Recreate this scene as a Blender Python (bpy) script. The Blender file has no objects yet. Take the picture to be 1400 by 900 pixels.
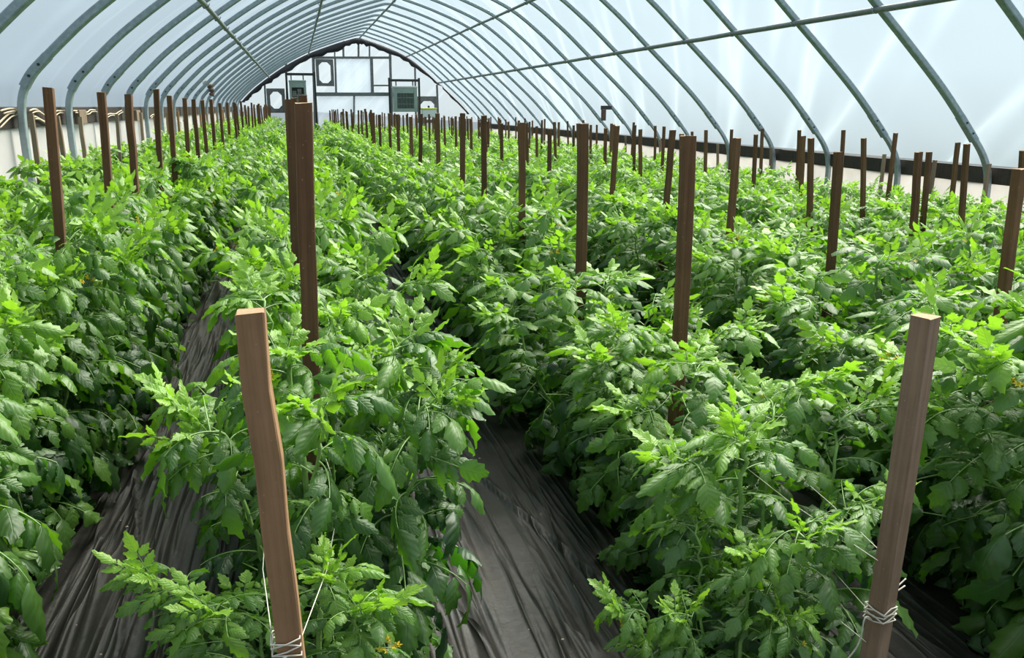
import bpy, bmesh, math, random
import numpy as np
from mathutils import Vector, Matrix
random.seed(7); rng = np.random.default_rng(7)
PI = math.pi
S = bpy.context.scene
COL = S.collection

# ------------------------------------------------------------------ measuring (photograph 1400x900 -> metres)
F = 1100.0; CX = 700.0; CY = 400.0; VX = 404.0; VY = 146.0
CAMZ = 1.5
PITCH = math.atan((CY-VY)/F); YAW = math.atan((CX-VX)*math.cos(PITCH)/F)
fw = np.array([math.sin(YAW)*math.cos(PITCH), math.cos(YAW)*math.cos(PITCH), -math.sin(PITCH)])
rt = np.array([math.cos(YAW), -math.sin(YAW), 0.0]); upv = np.cross(rt, fw)
ORG = np.array([0, 0, CAMZ])
def ray(x, y): return fw+rt*(x-CX)/F-upv*(y-CY)/F
def atX(x, y, X): r = ray(x, y); return ORG+r*(X/r[0])
def atY(x, y, Y): r = ray(x, y); return ORG+r*(Y/r[1])
def proj(P):
    d = np.asarray(P, float)-ORG; z = d@fw
    return CX+F*(d@rt)/z, CY-F*(d@upv)/z, z
SLOPE = -0.062
def gz(x): return SLOPE*x            # the site falls gently to the right
YEND = 35.1

# ------------------------------------------------------------------ materials
def new_mat(name):
    m = bpy.data.materials.new(name); m.use_nodes = True
    nt = m.node_tree; nt.nodes.clear()
    out = nt.nodes.new('ShaderNodeOutputMaterial')
    return m, nt, out
def N(nt, t, **kw):
    n = nt.nodes.new(t)
    for k, v in kw.items():
        if k in n.inputs: n.inputs[k].default_value = v
        else: setattr(n, k, v)
    return n
def L(nt, a, b): nt.links.new(a, b)
def ramp(nt, stops):
    n = nt.nodes.new('ShaderNodeValToRGB'); cr = n.color_ramp
    while len(cr.elements) < len(stops): cr.elements.new(0.5)
    for e, (p, c) in zip(cr.elements, stops):
        e.position = p; e.color = (*c, 1) if len(c) == 3 else c
    return n
def math_n(nt, op, a, b=None, clamp=False):
    n = nt.nodes.new('ShaderNodeMath'); n.operation = op; n.use_clamp = clamp
    for i, v in enumerate((a, b)):
        if v is None: continue
        if isinstance(v, (int, float)): n.inputs[i].default_value = v
        else: nt.links.new(v, n.inputs[i])
    return n.outputs[0]
def mixc(nt, f, a, b):
    n = nt.nodes.new('ShaderNodeMix'); n.data_type = 'RGBA'
    for i, v in ((0, f), (6, a), (7, b)):
        if isinstance(v, (int, float)): n.inputs[i].default_value = v
        elif isinstance(v, tuple): n.inputs[i].default_value = (*v, 1)
        else: nt.links.new(v, n.inputs[i])
    return n.outputs[2]

def mat_simple(name, col, rough=0.6, metal=0.0, noise=0.0, scale=20.0, stretch=(1, 1, 1), bump=0.0, spec=0.5):
    m, nt, out = new_mat(name)
    b = N(nt, 'ShaderNodeBsdfPrincipled', Roughness=rough, Metallic=metal)
    b.inputs['Specular IOR Level'].default_value = spec
    b.inputs['Base Color'].default_value = (*col, 1)
    if noise or bump:
        tc = N(nt, 'ShaderNodeTexCoord'); mp = N(nt, 'ShaderNodeMapping'); mp.inputs['Scale'].default_value = stretch
        L(nt, tc.outputs['Object'], mp.inputs[0])
        nz = N(nt, 'ShaderNodeTexNoise', Scale=scale, Detail=5.0, Roughness=0.6); L(nt, mp.outputs[0], nz.inputs['Vector'])
        if noise:
            lo = tuple(max(0, c*(1-noise)) for c in col); hi = tuple(min(1, c*(1+noise)) for c in col)
            r = ramp(nt, [(0.3, lo), (0.7, hi)]); L(nt, nz.outputs[0], r.inputs[0]); L(nt, r.outputs[0], b.inputs['Base Color'])
        if bump:
            bp = N(nt, 'ShaderNodeBump', Strength=bump, Distance=0.01); L(nt, nz.outputs[0], bp.inputs['Height']); L(nt, bp.outputs[0], b.inputs['Normal'])
    L(nt, b.outputs[0], out.inputs[0])
    return m

def mat_leaf():
    m, nt, out = new_mat('tomato_leaf')
    at = N(nt, 'ShaderNodeAttribute', attribute_name='leafdata')
    sep = N(nt, 'ShaderNodeSeparateColor'); L(nt, at.outputs['Color'], sep.inputs[0])
    tint, u, v, stem = sep.outputs[0], sep.outputs[1], sep.outputs[2], at.outputs['Alpha']
    oi = N(nt, 'ShaderNodeObjectInfo')
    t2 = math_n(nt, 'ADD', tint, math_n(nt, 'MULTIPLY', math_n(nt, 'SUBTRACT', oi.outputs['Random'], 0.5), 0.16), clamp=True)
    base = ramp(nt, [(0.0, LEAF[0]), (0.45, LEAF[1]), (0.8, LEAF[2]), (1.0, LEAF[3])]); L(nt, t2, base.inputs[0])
    # midrib and side veins from the blade's own coordinates
    mid = math_n(nt, 'SUBTRACT', 1.0, math_n(nt, 'MULTIPLY', u, 14.0), clamp=True)
    ph = math_n(nt, 'FRACT', math_n(nt, 'SUBTRACT', math_n(nt, 'MULTIPLY', v, 6.0), math_n(nt, 'MULTIPLY', u, 1.5)))
    tri = math_n(nt, 'ABSOLUTE', math_n(nt, 'SUBTRACT', ph, 0.5))
    side = math_n(nt, 'SUBTRACT', 1.0, math_n(nt, 'MULTIPLY', tri, 9.0), clamp=True)
    vein = math_n(nt, 'MAXIMUM', mid, math_n(nt, 'MULTIPLY', side, 0.55))
    c1 = mixc(nt, math_n(nt, 'MULTIPLY', vein, 0.28), base.outputs[0], (0.16, 0.27, 0.075))
    tc = N(nt, 'ShaderNodeTexCoord')
    nz = N(nt, 'ShaderNodeTexNoise', Scale=60.0, Detail=3.0); L(nt, tc.outputs['Object'], nz.inputs['Vector'])
    hs = N(nt, 'ShaderNodeHueSaturation'); L(nt, c1, hs.inputs['Color'])
    L(nt, math_n(nt, 'ADD', 0.78, math_n(nt, 'MULTIPLY', nz.outputs[0], 0.44)), hs.inputs['Value'])
    c2 = mixc(nt, stem, hs.outputs[0], (0.19, 0.33, 0.085))
    h = math_n(nt, 'SUBTRACT', math_n(nt, 'MULTIPLY', tri, 1.2), math_n(nt, 'MULTIPLY', mid, 0.8))
    bp = N(nt, 'ShaderNodeBump', Strength=0.35, Distance=0.0025); L(nt, h, bp.inputs['Height'])
    b = N(nt, 'ShaderNodeBsdfPrincipled', Roughness=0.42); L(nt, c2, b.inputs['Base Color']); L(nt, bp.outputs[0], b.inputs['Normal'])
    b.inputs['Specular IOR Level'].default_value = LEAF_SPEC
    tr = N(nt, 'ShaderNodeBsdfTranslucent')
    tcol = ramp(nt, [(0.0, (0.05, 0.20, 0.008)), (0.45, (0.17, 0.44, 0.012)), (1.0, (0.29, 0.57, 0.025))]); L(nt, t2, tcol.inputs[0]); L(nt, tcol.outputs[0], tr.inputs[0])
    L(nt, bp.outputs[0], tr.inputs['Normal'])
    mx = N(nt, 'ShaderNodeMixShader'); L(nt, math_n(nt, 'MULTIPLY', math_n(nt, 'SUBTRACT', 1.0, stem), LEAF_TRANS), mx.inputs[0])
    L(nt, b.outputs[0], mx.inputs[1]); L(nt, tr.outputs[0], mx.inputs[2]); L(nt, mx.outputs[0], out.inputs[0])
    return m
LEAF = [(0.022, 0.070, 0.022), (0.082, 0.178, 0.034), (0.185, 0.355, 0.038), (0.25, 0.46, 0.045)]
LEAF_SPEC = 0.75; LEAF_TRANS = 0.42

def mat_wood(name, dark, light, grain=1.0, rough=0.75):
    m, nt, out = new_mat(name)
    tc = N(nt, 'ShaderNodeTexCoord'); oi = N(nt, 'ShaderNodeObjectInfo')
    off = N(nt, 'ShaderNodeVectorMath', operation='ADD'); L(nt, tc.outputs['Object'], off.inputs[0])
    cmb = N(nt, 'ShaderNodeCombineXYZ')
    for i in range(3): L(nt, math_n(nt, 'MULTIPLY', oi.outputs['Random'], 13.0+7*i), cmb.inputs[i])
    L(nt, cmb.outputs[0], off.inputs[1])
    mp = N(nt, 'ShaderNodeMapping'); mp.inputs['Scale'].default_value = (90, 90, 3.0); L(nt, off.outputs[0], mp.inputs[0])
    n1 = N(nt, 'ShaderNodeTexNoise', Scale=1.0, Detail=6.0, Roughness=0.65); L(nt, mp.outputs[0], n1.inputs['Vector'])
    n2 = N(nt, 'ShaderNodeTexNoise', Scale=7.0, Detail=4.0, Roughness=0.7); L(nt, off.outputs[0], n2.inputs['Vector'])
    r = ramp(nt, [(0.28, dark), (0.72, light)])
    s = math_n(nt, 'ADD', math_n(nt, 'MULTIPLY', n1.outputs[0], 0.6), math_n(nt, 'MULTIPLY', n2.outputs[0], 0.4)); L(nt, s, r.inputs[0])
    hs = N(nt, 'ShaderNodeHueSaturation'); L(nt, r.outputs[0], hs.inputs['Color'])
    L(nt, math_n(nt, 'ADD', 0.75, math_n(nt, 'MULTIPLY', oi.outputs['Random'], 0.5)), hs.inputs['Value'])
    sp = N(nt, 'ShaderNodeTexVoronoi', Scale=55.0); L(nt, off.outputs[0], sp.inputs['Vector'])
    spk = math_n(nt, 'LESS_THAN', sp.outputs['Distance'], 0.085)
    col = mixc(nt, math_n(nt, 'MULTIPLY', spk, 0.35), hs.outputs[0], (0.40, 0.31, 0.24))
    b = N(nt, 'ShaderNodeBsdfPrincipled', Roughness=rough); L(nt, col, b.inputs['Base Color']); b.inputs['Specular IOR Level'].default_value = 0.25
    bp = N(nt, 'ShaderNodeBump', Strength=0.5*grain, Distance=0.003); L(nt, n1.outputs[0], bp.inputs['Height']); L(nt, bp.outputs[0], b.inputs['Normal'])
    L(nt, b.outputs[0], out.inputs[0])
    return m

def mat_film(name, tcol, clear, wrinkle=0.25):
    m, nt, out = new_mat(name)
    tc = N(nt, 'ShaderNodeTexCoord'); cmb = N(nt, 'ShaderNodeCombineXYZ')
    d = Vector((-0.42, -0.80, 0.42)).normalized(); n = Vector((0.7, 0, 0.7)); a1 = d.cross(n).normalized()
    for i, (ax, sc) in enumerate(((d, 0.05), (a1, 1.1), (n, 0.12))):
        vm = N(nt, 'ShaderNodeVectorMath', operation='DOT_PRODUCT'); L(nt, tc.outputs['Object'], vm.inputs[0]); vm.inputs[1].default_value = ax*sc
        L(nt, vm.outputs['Value'], cmb.inputs[i])
    n1 = N(nt, 'ShaderNodeTexNoise', Scale=1.0, Detail=2.0, Roughness=0.5); L(nt, cmb.outputs[0], n1.inputs['Vector'])
    crease = math_n(nt, 'POWER', math_n(nt, 'SUBTRACT', 1.0, math_n(nt, 'ABSOLUTE', math_n(nt, 'MULTIPLY', math_n(nt, 'SUBTRACT', n1.outputs[0], 0.5), 6.0)), clamp=True), 6.0)
    n2 = N(nt, 'ShaderNodeTexNoise', Scale=1.1, Detail=3.0); L(nt, tc.outputs['Object'], n2.inputs['Vector'])
    c = ramp(nt, [(0.3, tuple(x*0.955 for x in tcol)), (0.7, tcol)]); L(nt, n2.outputs[0], c.inputs[0])
    tr = N(nt, 'ShaderNodeBsdfTranslucent'); L(nt, c.outputs[0], tr.inputs[0])
    bp = N(nt, 'ShaderNodeBump', Strength=wrinkle, Distance=0.05); L(nt, crease, bp.inputs['Height']); L(nt, bp.outputs[0], tr.inputs['Normal'])
    tp = N(nt, 'ShaderNodeBsdfTransparent'); tp.inputs[0].default_value = (0.93, 0.97, 1.0, 1)
    df = N(nt, 'ShaderNodeBsdfPrincipled', Roughness=0.35); df.inputs['Base Color'].default_value = (0.75, 0.80, 0.84, 1); L(nt, bp.outputs[0], df.inputs['Normal'])
    m1 = N(nt, 'ShaderNodeMixShader'); L(nt, math_n(nt, 'SUBTRACT', clear, math_n(nt, 'MULTIPLY', crease, 0.09)), m1.inputs[0]); L(nt, tr.outputs[0], m1.inputs[1]); L(nt, tp.outputs[0], m1.inputs[2])
    m2 = N(nt, 'ShaderNodeMixShader'); m2.inputs[0].default_value = 0.06; L(nt, m1.outputs[0], m2.inputs[1]); L(nt, df.outputs[0], m2.inputs[2])
    L(nt, m2.outputs[0], out.inputs[0])
    return m

def mat_skirt():
    m, nt, out = new_mat('white_plastic_skirt')
    tc = N(nt, 'ShaderNodeTexCoord'); nz = N(nt, 'ShaderNodeTexNoise', Scale=3.0, Detail=3.0); L(nt, tc.outputs['Object'], nz.inputs['Vector'])
    r = ramp(nt, [(0.3, (0.70, 0.66, 0.64)), (0.7, (0.84, 0.80, 0.77))]); L(nt, nz.outputs[0], r.inputs[0])
    b = N(nt, 'ShaderNodeBsdfPrincipled', Roughness=0.45); L(nt, r.outputs[0], b.inputs['Base Color'])
    t = N(nt, 'ShaderNodeBsdfTranslucent'); L(nt, r.outputs[0], t.inputs[0])
    bp = N(nt, 'ShaderNodeBump', Strength=0.3, Distance=0.02); L(nt, nz.outputs[0], bp.inputs['Height']); L(nt, bp.outputs[0], b.inputs['Normal'])
    mx = N(nt, 'ShaderNodeMixShader'); mx.inputs[0].default_value = 0.35; L(nt, b.outputs[0], mx.inputs[1]); L(nt, t.outputs[0], mx.inputs[2]); L(nt, mx.outputs[0], out.inputs[0])
    return m

def mat_mulch():
    m, nt, out = new_mat('black_plastic_mulch')
    tc = N(nt, 'ShaderNodeTexCoord')
    n1 = N(nt, 'ShaderNodeTexNoise', Scale=2.2, Detail=6.0, Roughness=0.65); L(nt, tc.outputs['Object'], n1.inputs['Vector'])
    mp = N(nt, 'ShaderNodeMapping'); mp.inputs['Scale'].default_value = (13, 0.8, 1); mp.inputs['Rotation'].default_value = (0, 0, 0.12); L(nt, tc.outputs['Object'], mp.inputs[0])
    n2 = N(nt, 'ShaderNodeTexNoise', Scale=1.0, Detail=2.5, Roughness=0.45, Distortion=0.5); L(nt, mp.outputs[0], n2.inputs['Vector'])
    r = ramp(nt, [(0.3, (0.010, 0.010, 0.010)), (0.52, (0.019, 0.017, 0.016)), (0.75, (0.046, 0.038, 0.033))]); L(nt, n1.outputs[0], r.inputs[0])
    n3 = N(nt, 'ShaderNodeTexNoise', Scale=70.0, Detail=3.0); L(nt, tc.outputs['Object'], n3.inputs['Vector'])
    dust = math_n(nt, 'MULTIPLY', math_n(nt, 'GREATER_THAN', n3.outputs[0], 0.68), 0.18)
    c = mixc(nt, dust, r.outputs[0], (0.16, 0.13, 0.10))
    b = N(nt, 'ShaderNodeBsdfPrincipled'); L(nt, c, b.inputs['Base Color']); b.inputs['Specular IOR Level'].default_value = 0.3
    rr = ramp(nt, [(0.3, (0.36,)*3), (0.7, (0.55,)*3)]); L(nt, n1.outputs[0], rr.inputs[0]); L(nt, rr.outputs[0], b.inputs['Roughness'])
    bp = N(nt, 'ShaderNodeBump', Strength=0.8, Distance=0.014)
    def ridge(src, k, p): return math_n(nt, 'POWER', math_n(nt, 'SUBTRACT', 1.0, math_n(nt, 'ABSOLUTE', math_n(nt, 'MULTIPLY', math_n(nt, 'SUBTRACT', src, 0.5), k)), clamp=True), p)
    mp2 = N(nt, 'ShaderNodeMapping'); mp2.inputs['Scale'].default_value = (5.0, 0.45, 1); mp2.inputs['Rotation'].default_value = (0, 0, -0.16); mp2.inputs['Location'].default_value = (3.1, 1.7, 0); L(nt, tc.outputs['Object'], mp2.inputs[0])
    n4 = N(nt, 'ShaderNodeTexNoise', Scale=1.0, Detail=3.0, Roughness=0.45, Distortion=0.4); L(nt, mp2.outputs[0], n4.inputs['Vector'])
    rg = math_n(nt, 'ADD', math_n(nt, 'MULTIPLY', ridge(n2.outputs[0], 5.0, 3.0), 0.45), ridge(n4.outputs[0], 7.0, 4.0))
    rg = math_n(nt, 'ADD', rg, math_n(nt, 'MULTIPLY', n1.outputs[0], 0.8))
    L(nt, rg, bp.inputs['Height']); L(nt, bp.outputs[0], b.inputs['Normal'])
    L(nt, b.outputs[0], out.inputs[0])
    return m

M = {}
M['leaf'] = mat_leaf()
M['stem'] = mat_simple('green_stem', (0.20, 0.34, 0.095), 0.5, noise=0.3, scale=30)
M['flower'] = mat_simple('yellow_petal', (0.75, 0.55, 0.03), 0.6)
M['fruit'] = mat_simple('green_tomato_skin', (0.27, 0.42, 0.10), 0.25, noise=0.15, scale=30)
M['stake'] = mat_wood('brown_stake_wood', (0.065, 0.030, 0.015), (0.190, 0.098, 0.050))
M['stake_tan'] = mat_wood('tan_stake_wood', (0.19, 0.105, 0.052), (0.42, 0.245, 0.13))
M['stake_grey'] = mat_wood('weathered_stake_wood', (0.14, 0.090, 0.058), (0.34, 0.230, 0.155))
M['stake_pale'] = mat_wood('pale_stake_wood', (0.16, 0.11, 0.075), (0.33, 0.25, 0.18))
M['endgrain'] = mat_wood('cut_end_grain', (0.28, 0.165, 0.09), (0.50, 0.33, 0.20))
M['board'] = mat_wood('dark_old_board', (0.022, 0.017, 0.015), (0.075, 0.060, 0.050))
M['darkframe'] = mat_simple('grey_brown_timber', (0.15, 0.15, 0.155), 0.7, noise=0.3, scale=10)
M['galv'] = mat_simple('galvanized_steel', (0.27, 0.335, 0.37), 0.48, metal=0.3, noise=0.22, scale=22, bump=0.06)
M['galv_leg'] = mat_simple('galvanized_leg_steel', (0.33, 0.39, 0.42), 0.42, metal=0.35, noise=0.15, scale=18)
M['purlin'] = mat_simple('purlin_pipe', (0.15, 0.175, 0.18), 0.5, metal=0.2, noise=0.2, scale=15)
M['bolt'] = mat_simple('dark_bolt', (0.05, 0.05, 0.05), 0.5, metal=0.8)
M['film'] = mat_film('greenhouse_film', (0.71, 0.87, 0.99), 0.88)
M['endfilm'] = mat_film('end_wall_film', (0.84, 0.93, 1.0), 0.76)
M['skirt'] = mat_skirt()
M['mulch'] = mat_mulch()
M['flash'] = mat_simple('black_fabric_flashing', (0.016, 0.015, 0.022), 0.55, noise=0.5, scale=6, bump=0.5)
M['heater'] = mat_simple('grey_green_enamel', (0.25, 0.33, 0.30), 0.45, noise=0.08, scale=5)
M['heaterdark'] = mat_simple('dark_grille', (0.02, 0.03, 0.03), 0.5)
M['silver'] = mat_simple('light_metal', (0.55, 0.58, 0.58), 0.4, metal=0.5)
M['whiteplastic'] = mat_simple('white_plastic', (0.62, 0.70, 0.70), 0.4)
M['lime'] = mat_simple('lime_plastic', (0.52, 0.58, 0.10), 0.45)
M['twine'] = mat_simple('white_twine', (0.55, 0.52, 0.44), 0.8, noise=0.15, scale=80)
M['twine_tan'] = mat_simple('tan_twine', (0.55, 0.45, 0.33), 0.8, noise=0.2, scale=60)
M['rust'] = mat_simple('rusty_brown', (0.10, 0.060, 0.045), 0.8, noise=0.4, scale=25)

# ------------------------------------------------------------------ object helpers
def link(o, parent=None):
    COL.objects.link(o)
    if parent: o.parent = parent
    return o
def tag(o, label=None, cat=None, group=None, kind=None):
    if label: o['label'] = label
    if cat: o['category'] = cat
    if group: o['group'] = group
    if kind: o['kind'] = kind
    return o
def thing(name, label, cat, loc=(0, 0, 0), group=None):
    o = bpy.data.objects.new(name, None); o.empty_display_size = 0.1; o.location = loc
    link(o); return tag(o, label, cat, group)
def np_mesh(name, V, Q, mats, smooth=True, data=None, mi=None):
    me = bpy.data.meshes.new(name)
    V = np.asarray(V, np.float32); Q = np.asarray(Q, np.int32)
    me.vertices.add(len(V)); me.vertices.foreach_set('co', V.ravel())
    me.loops.add(Q.size); me.loops.foreach_set('vertex_index', Q.ravel())
    me.polygons.add(len(Q)); k = Q.shape[1]
    me.polygons.foreach_set('loop_start', np.arange(0, Q.size, k, dtype=np.int32))
    for m in (mats if isinstance(mats, (list, tuple)) else [mats]): me.materials.append(m)
    if mi is not None: me.polygons.foreach_set('material_index', np.asarray(mi, np.int32))
    me.polygons.foreach_set('use_smooth', np.full(len(Q), smooth))
    me.update(calc_edges=True)
    if data is not None:
        a = me.attributes.new('leafdata', 'FLOAT_COLOR', 'POINT'); a.data.foreach_set('color', np.asarray(data, np.float32).ravel())
    return me
def obj(name, me, parent=None, loc=None):
    o = bpy.data.objects.new(name, me)
    if loc is not None: o.location = loc
    return link(o, parent)
def bm_mesh(name, bm, mats, smooth=False):
    me = bpy.data.meshes.new(name); bm.normal_update(); bm.to_mesh(me); bm.free()
    for m in (mats if isinstance(mats, (list, tuple)) else [mats]): me.materials.append(m)
    for p in me.polygons: p.use_smooth = smooth
    return me
def add_box(bm, c, s, rot=None, bevel=0.0, mi=0):
    r = bmesh.ops.create_cube(bm, size=1.0)
    vs = r['verts']; bmesh.ops.scale(bm, vec=s, verts=vs)
    if bevel:
        es = list({e for v in vs for e in v.link_edges})
        rb = bmesh.ops.bevel(bm, geom=es, offset=bevel, segments=2, affect='EDGES', profile=0.6)
        vs = list({v for f in rb['faces'] for v in f.verts} | {v for v in vs if v.is_valid})
    if rot is not None: bmesh.ops.rotate(bm, cent=(0, 0, 0), matrix=rot, verts=vs)
    bmesh.ops.translate(bm, vec=c, verts=vs)
    for f in {f for v in vs for f in v.link_faces}: f.material_index = mi
    return vs
def sweep(P, R, sides=6, profile=None, ref=None, caps=True):
    """tube along the points P; R radius per point (or one); profile: list of (a,b) section points scaled by R"""
    P = np.asarray(P, float); n = len(P); R = np.full(n, R) if np.isscalar(R) else np.asarray(R)
    T = np.gradient(P, axis=0); T /= np.linalg.norm(T, axis=1)[:, None]+1e-9
    A = np.zeros_like(P)
    a = np.array(ref if ref is not None else ([0, 0, 1.] if abs(T[0][2]) < 0.9 else [1., 0, 0]))
    for i in range(n):
        if ref is not None: a = np.array(ref, float)
        a = a-T[i]*(a@T[i]); a /= np.linalg.norm(a)+1e-9; A[i] = a
    B = np.cross(T, A)
    if profile is None: profile = [(math.cos(2*PI*k/sides), math.sin(2*PI*k/sides)) for k in range(sides)]
    pr = np.array(profile); k = len(pr)
    V = P[:, None, :]+R[:, None, None]*(A[:, None, :]*pr[None, :, 0:1]+B[:, None, :]*pr[None, :, 1:2])
    V = V.reshape(-1, 3)
    i = np.arange(n-1)[:, None]*k; j = np.arange(k)[None, :]; j2 = (j+1) % k
    Q = np.stack([i+j, i+j2, i+k+j2, i+k+j], -1).reshape(-1, 4)
    if caps:
        c0 = len(V); V = np.vstack([V, P[0], P[-1]])
        ks = np.arange(0, k); kn = (ks+1) % k
        Q = np.vstack([Q, np.stack([np.full(k, c0), kn, ks, ks], -1)[:0]])
        # caps as quads made of two neighbouring sectors
        if k % 2 == 0:
            e = np.arange(0, k, 2)
            Q = np.vstack([Q, np.stack([np.full(k//2, c0), (e+2) % k, e+1, e], -1),
                           np.stack([np.full(k//2, c0+1), (n-1)*k+e, (n-1)*k+e+1, (n-1)*k+(e+2) % k], -1)])
    return V, Q
def cat(parts):
    Vs, Qs, o = [], [], 0
    for V, Q in parts:
        Vs.append(V); Qs.append(Q+o); o += len(V)
    return np.vstack(Vs), np.vstack(Qs)
def catmull(P, n=6):
    P = [np.array(p, float) for p in P]; out = []
    for i in range(len(P)-1):
        p0 = P[max(i-1, 0)]; p1 = P[i]; p2 = P[i+1]; p3 = P[min(i+2, len(P)-1)]
        for k in range(n):
            t = k/n
            out.append(0.5*((2*p1)+(-p0+p2)*t+(2*p0-5*p1+4*p2-p3)*t*t+(-p0+3*p1-3*p2+p3)*t**3))
    out.append(P[-1]); return np.array(out)

# ------------------------------------------------------------------ house profile (x, z), measured on the near hoops and the end wall
LEG_L = [(-2.13, gz(-2.13)), (-2.17, 0.7), (-2.185, 1.2), (-2.175, 1.5), (-2.13, 1.66), (-2.05, 1.78)]
ARC = [(-2.12, 1.69), (-2.05, 1.785), (-1.82, 2.02), (-1.53, 2.28), (-1.0, 2.68), (-0.3, 3.14), (0.58, 3.60), (1.5, 3.95), (2.25, 4.19), (2.64, 4.28),
       (3.0, 4.20), (3.75, 3.95), (4.62, 3.57), (5.3, 3.08), (5.89, 2.56), (6.33, 2.17), (6.86, 1.68), (7.31, 1.20)]
LEG_R = [(7.24, 1.28), (7.31, 1.20), (7.50, 0.97), (7.60, 0.76), (7.625, 0.5), (7.60, 0.1), (7.58, gz(7.58))]
FULL = [(-2.182, 1.49), (-2.175, 1.56), (-2.13, 1.67)]+ARC[2:-1]+[(7.31, 1.20), (7.50, 0.97), (7.585, 0.82)]
def offset(prof, d):
    P = catmull([(p[0], 0, p[1]) for p in prof], 4); T = np.gradient(P, axis=0); T /= np.linalg.norm(T, axis=1)[:, None]
    return P+d*np.stack([-T[:, 2], 0*T[:, 0], T[:, 0]], -1)
RIBY = [7.58+1.46*k for k in range(-7, 19)]

# ceiling film: one skin over the hoops, drawn in slightly between them
def build_film():
    base = offset(FULL, 0.062)
    Ys = np.linspace(-4.0, YEND, 210); V = []
    cen = np.array([2.64, 0, 1.2])
    for y in Ys:
        ph = ((y-7.58)/1.46) % 1.0; sag = 0.03*math.sin(PI*ph)**2
        d = base-cen; d /= np.linalg.norm(d, axis=1)[:, None]
        P = base-d*sag; P[:, 1] = y; V.append(P)
    V = np.array(V); n, k = V.shape[:2]; V = V.reshape(-1, 3)
    i = np.arange(n-1)[:, None]*k; j = np.arange(k-1)[None, :]
    Q = np.stack([i+j, i+j+1, i+k+j+1, i+k+j], -1).reshape(-1, 4)
    o = obj('ceiling', np_mesh('ceiling', V, Q, M['film'])); tag(o, kind='structure')
build_film()

def rrect(a, b, r=0.35):
    pts = []
    for sx, sy in ((1, 1), (-1, 1), (-1, -1), (1, -1)):
        seq = [(a, b-r*b), (a-r*a*0.3, b-r*b*0.3), (a-r*a, b)]
        seq = [(sx*x, sy*y) for x, y in seq]
        if sx*sy < 0: seq.reverse()
        pts += seq
    return pts
ORD = ['first', 'second', 'third', 'fourth', 'fifth', 'sixth', 'seventh', 'eighth', 'ninth', 'tenth', 'eleventh', 'twelfth', 'thirteenth', 'fourteenth', 'fifteenth', 'sixteenth', 'seventeenth', 'eighteenth', 'nineteenth', 'twentieth']

def build_hoops():
    arcP = catmull([(p[0], 0, p[1]) for p in ARC], 5)
    prof = rrect(1.0, 0.78)
    V, Q = sweep(arcP, 0.043, profile=prof, ref=(0, 1, 0)); me_arc = np_mesh('arc', V, Q, M['galv'], smooth=False)
    meL = np_mesh('leg_a', *sweep(catmull([(p[0], 0, p[1]) for p in LEG_L], 5), 0.036, profile=prof, ref=(0, 1, 0)), M['galv_leg'], smooth=False)
    meR = np_mesh('leg_b', *sweep(catmull([(p[0], 0, p[1]) for p in LEG_R], 5), 0.036, profile=prof, ref=(0, 1, 0)), M['galv_leg'], smooth=False)
    # splice sleeve where the arc meets the leg, bolts through it
    def sleeve(seg):
        P = catmull([(p[0], 0, p[1]) for p in seg], 4)
        return np_mesh('splice', *sweep(P, 0.047, profile=prof, ref=(0, 1, 0)), M['galv'], smooth=False)
    meSL = sleeve([(-2.135, 1.66), (-2.06, 1.775), (-1.93, 1.91)]); meSR = sleeve([(7.12, 1.405), (7.31, 1.19), (7.36, 1.13)])
    def bolt():
        bm = bmesh.new(); bmesh.ops.create_cone(bm, cap_ends=True, segments=8, radius1=0.013, radius2=0.011, depth=0.016, matrix=Matrix.Rotation(PI/2, 4, 'X')); return bm_mesh('bolt', bm, M['bolt'])
    meB = bolt()
    vis = 0
    for y in RIBY:
        inview = y > 4
        if inview:
            vis += 1
            lab = f'{ORD[vis-1]} galvanized steel hoop from the front, arching over the plant rows' if vis <= 20 else None
        else:
            lab = None
        if y > 4:
            g = 'galvanized roof hoops'
            if vis > 9: lab = 'distant galvanized roof hoop beyond the ninth, toward the end wall'
        else:
            continue
        t = thing('roof_hoop', lab, 'hoop', (0, y, 0), g)
        obj('arc', me_arc, t); obj('leg', meL, t); obj('leg', meR, t)
        if vis <= 11:
            for me, pts in ((meSL, [(-2.08, 1.745), (-2.0, 1.835)]), (meSR, [(7.19, 1.325), (7.29, 1.21)])):
                s = obj('splice', me, t)
                for px, pz in pts: obj('bolt', meB, s, (px, -0.047, pz))
build_hoops()

def build_purlins():
    spec = [(2.64, 4.185, 0.027, 'ridge pipe running along the peak of the roof'), (0.62, 3.535, 0.026, 'upper pipe purlin left of the ridge'),
            (-0.95, 2.655, 0.030, 'lower pipe purlin crossing the hoops on the left side'), (4.58, 3.525, 0.030, 'upper pipe purlin right of the ridge'),
            (5.90, 2.485, 0.034, 'lower pipe purlin crossing the hoops on the right side')]
    for x, z, r, lab in spec:
        n = 40; P = [(x+0.004*math.sin(i*1.3), y, z-0.006*abs(math.sin((y-7.58)/1.46*PI))) for i, y in enumerate(np.linspace(2.0, YEND-0.08, n))]
        t = thing('purlin', lab, 'pipe', (0, 0, 0), 'roof purlins')
        obj('pipe', np_mesh('pipe', *sweep(P, r, 8), M['purlin']), t)
        parts = []
        for y in RIBY[6:18]:
            P = [(x-0.05, y, z+0.02), (x-0.02, y, z-0.035), (x+0.02, y, z-0.035), (x+0.05, y, z+0.02)]
            parts.append(sweep(P, 0.007, 6))
        for k, p in enumerate(parts): obj('clamp', np_mesh('clamp', *p, M['galv']), t)
build_purlins()

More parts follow.
